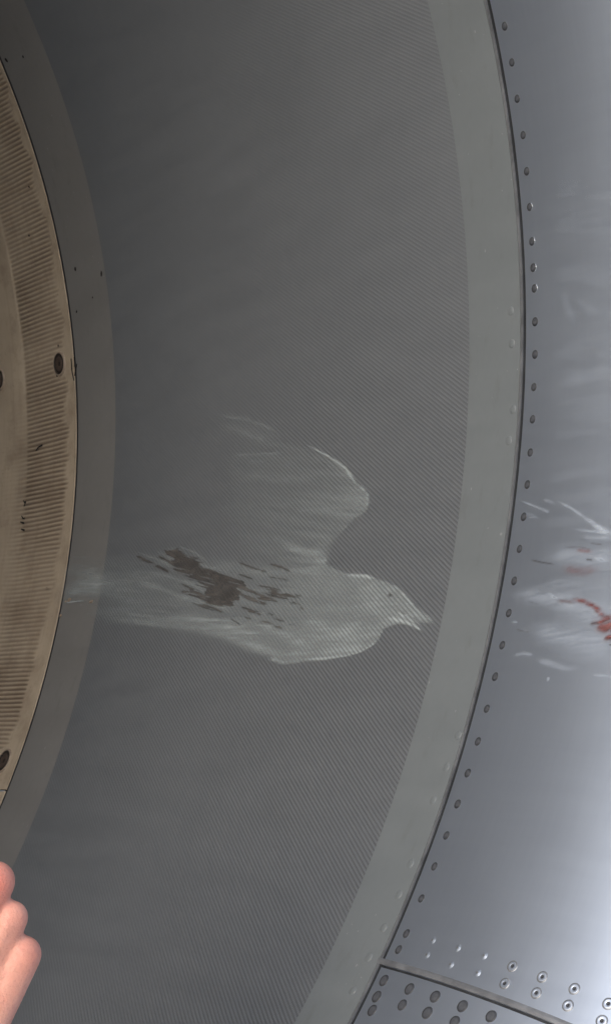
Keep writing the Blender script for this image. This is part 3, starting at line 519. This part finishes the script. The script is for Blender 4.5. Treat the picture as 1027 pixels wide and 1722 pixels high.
o = film('blood_smear', -.36, -.16, -.20, -.02, .0009, .0009, blood, mat_film('dried_blood', (.3, .3, .3), dark=(.06, .02, .02), red=(.14, .058, .056)), off=.0006, thr=.03)
tag(o, 'red blood splatter on the metal lip at the right edge', 'blood stain')

# ---------------------------------------------------------------- person's hand at the lower left
def roundcone(bm, p0, p1, r0, r1, seg=16, rings=5):
    p0, p1 = Vector(p0), Vector(p1); ax = p1-p0; L = ax.length
    q = ax.to_track_quat('Z', 'Y').to_matrix().to_4x4(); prof = []
    for i in range(rings+1): a_ = -math.pi/2+(math.pi/2)*i/rings; prof.append((r0*math.cos(a_), r0*math.sin(a_)))
    for i in range(rings+1): a_ = (math.pi/2)*i/rings; prof.append((r1*math.cos(a_), L+r1*math.sin(a_)))
    prof[0] = (0, -r0); prof[-1] = (0, L+r1); rg = []
    for r, z in prof:
        rg.append([bm.verts.new(p0+(q @ Vector((r*math.cos(2*math.pi*k/seg), r*math.sin(2*math.pi*k/seg), z)))) for k in range(seg)] if r > 1e-9 else [bm.verts.new(p0+(q @ Vector((0, 0, z))))])
    for a_, b_ in zip(rg[:-1], rg[1:]):
        for k in range(seg):
            j = (k+1) % seg
            if len(a_) == 1: bm.faces.new((a_[0], b_[k], b_[j]))
            elif len(b_) == 1: bm.faces.new((a_[k], a_[j], b_[0]))
            else: bm.faces.new((a_[k], a_[j], b_[j], b_[k]))
def hand_mesh():
    """fist seen from the back of the hand; x right, y up, z towards the viewer, in mm"""
    bm = bmesh.new(); R = lambda *a: roundcone(bm, *a)
    #        knuckle            radius  pip                 dip                 tip
    K = [((-24, 15.0, 2), 11.5, (-36, 10, -34), (-52, -8, -42), (-58, -22, -26)),       # index
         ((-2.2, -1.0, 1), 10.6, (-15, -8, -36), (-36, -22, -46), (-46, -34, -28)),      # middle
         ((6.0, -19.8, 0), 8.9, (-5, -27, -35), (-27, -38, -43), (-38, -46, -27)),       # ring
         ((11.6, -39.2, -2), 9.9, (1, -46, -32), (-18, -54, -38), (-30, -60, -24))]      # little
    W = [(-50, -78, 2), (-41, -86, 5), (-30, -91, 4), (-17, -95, 0)]
    for (k, r, pip, dip, tip), wv in zip(K, W):
        R(k, wv, r, 12.0); R(k, pip, r*.95, r*.88); R(pip, dip, r*.86, r*.78); R(dip, tip, r*.78, r*.66)
        R((k[0]*.97+wv[0]*.03, k[1]*.97+wv[1]*.03, k[2]+6.2), (wv[0], wv[1], wv[2]+8.5), 4.0, 4.2)          # extensor tendon
    for a_, b_, q in zip(K[:-1], K[1:], (0, 1, 2)):            # flesh between the metacarpals
        m_ = [(a_[0][i]+b_[0][i])/2 for i in range(3)]; wm = [(W[q][i]+W[q+1][i])/2 for i in range(3)]
        R((m_[0]-6.5, m_[1]-10, m_[2]-1.5), wm, 8.8, 12); R((m_[0]-11, m_[1]-19, m_[2]+1.2), (wm[0], wm[1], wm[2]+2), 9.4, 12.5)
    R((-22, -30, -14), (-40, -86, -12), 13, 16); R((-2, -50, -12), (-18, -92, -10), 11.0, 13.5)   # palm and heel of the hand
    # thumb closed over the fingers, beyond the frame
    R((-54, -66, -8), (-62, -30, -26), 14, 12); R((-62, -30, -26), (-52, -6, -46), 11, 10); R((-52, -6, -46), (-30, -10, -58), 9.5, 8)
    # wrist and forearm
    R((-28, -92, -2), (-38, -122, 4), 17, 20); R((-42, -86, -2), (-56, -120, 4), 16, 20)
    R((-46, -118, 4), (-122, -290, 90), 23, 36)
    me = bpy.data.meshes.new('hand_raw'); bm.to_mesh(me); bm.free(); return me
raw = hand_mesh(); raw.transform(Matrix.Scale(.001, 4))
tmp = bpy.data.objects.new('hand_tmp', raw); COL.objects.link(tmp)
md = tmp.modifiers.new('r', 'REMESH'); md.mode = 'VOXEL'; md.voxel_size = .0014; md.use_smooth_shade = True
ms = tmp.modifiers.new('s', 'SMOOTH'); ms.factor = .5; ms.iterations = 7
dg = bpy.context.evaluated_depsgraph_get(); hm = bpy.data.meshes.new_from_object(tmp.evaluated_get(dg)); bpy.data.objects.remove(tmp); bpy.data.meshes.remove(raw)
hm.name = 'person'
co = np.zeros(len(hm.vertices)*3, np.float32); hm.vertices.foreach_get('co', co); co = co.reshape(-1, 3).astype(float)
red = np.zeros(len(co))
for c_, r_, a_ in (((-.004, -.002, .010), .013, .95), ((-.024, .014, .012), .016, .7), ((.012, -.020, .006), .009, .22), ((.018, -.039, .004), .010, .22)):
    red = np.maximum(red, a_*np.exp(-(np.linalg.norm(co-np.array(c_), axis=1)/r_)**2))
# tendons and faint veins raised on the back of the hand
at = hm.attributes.new('flush', 'FLOAT', 'POINT'); at.data.foreach_set('value', red.astype(np.float32))
hm.polygons.foreach_set('use_smooth', [True]*len(hm.polygons)); hm.update()
b = NB('skin'); t = b.obj()
n1, n2, n3 = b.noise(t, 45.0, 3), b.noise(t, 420.0, 4), b.noise(t, 1500.0, 2)
c = b.mix(b.rng(n1, .3, .7, 0, 1), (.66, .285, .215), (.76, .375, .285))
c = b.mix(b.attr('flush'), c, (.68, .20, .15)); c = b.mix(b.math('MULTIPLY', b.rng(n2, .55, .75, 0, 1), .35), c, (.44, .18, .13))
b.set(Base_Color=c, Roughness=b.rng(n2, .3, .7, .40, .55), Subsurface_Weight=.2, Subsurface_Radius=(.9, .35, .2), Subsurface_Scale=.004)
wv = b.new('ShaderNodeTexVoronoi'); b.link(t, wv.inputs['Vector']); wv.inputs['Scale'].default_value = 620.0
b.bump(b.math('ADD', b.math('MULTIPLY', wv.outputs['Distance'], .6), b.math('ADD', n2, n3)), .0005, .6)
hm.materials.append(b.m)
hand = link('person', hm)
tag(hand, 'bare pink hand in a loose fist at the bottom left edge', 'person')
bm = bmesh.new()
def tube(pts, seg=28):
    prev = None
    for i, (p, r) in enumerate(pts):
        d = Vector(pts[min(i+1, len(pts)-1)][0])-Vector(pts[max(i-1, 0)][0]); q = d.to_track_quat('Z', 'Y').to_matrix()
        ring = [bm.verts.new(Vector(p)+q @ Vector((r*math.cos(2*math.pi*k/seg)*(1+.03*math.sin(5*k+i)), r*math.sin(2*math.pi*k/seg)*(1+.03*math.sin(3*k+2*i)), 0))) for k in range(seg)]
        if prev:
            for k in range(seg): f_ = bm.faces.new((prev[k], prev[(k+1) % seg], ring[(k+1) % seg], ring[k])); f_.smooth = True
        prev = ring
    bm.faces.new(prev)
tube([((-88, -214, 52), 31), ((-87, -212, 51), 38), ((-92, -222, 56), 40), ((-104, -250, 70), 41), ((-122, -290, 90), 45), ((-150, -345, 122), 50), ((-185, -370, 165), 54), ((-240, -350, 220), 55), ((-310, -290, 290), 58), ((-400, -210, 370), 66), ((-440, -175, 405), 62), ((-455, -160, 420), 30)])
sl = bpy.data.meshes.new('sleeve'); bm.to_mesh(sl); bm.free(); sl.transform(Matrix.Scale(.001, 4)); sl.materials.append(mat_plain('navy_work_jacket', (.03, .036, .055), .85, 0, 300.0)); link('sleeve', sl, hand)
# stands 1.02 m in front of the lens, beside the lower left of the intake
HD = 1.02; hx, hy = 0.0, 1478.0
hp = np.array([-0.0611, -1.0096, -0.2785+HZ])+HD*(_r*(hx-513.5)/FPX-_u*(hy-861)/FPX+_f)
hand.matrix_world = Matrix(((_r[0], _u[0], -_f[0], hp[0]), (_r[1], _u[1], -_f[1], hp[1]), (_r[2], _u[2], -_f[2], hp[2]), (0, 0, 0, 1)))

# ---------------------------------------------------------------- ground
gm = grid_mesh('ground', np.stack(np.meshgrid(np.linspace(-600, 600, 25), np.linspace(-600, 600, 25), indexing='ij') + [np.zeros((25, 25))], -1)[:, ::-1], mats=(M['apron'],))
g = link('ground', gm); g['kind'] = 'structure'
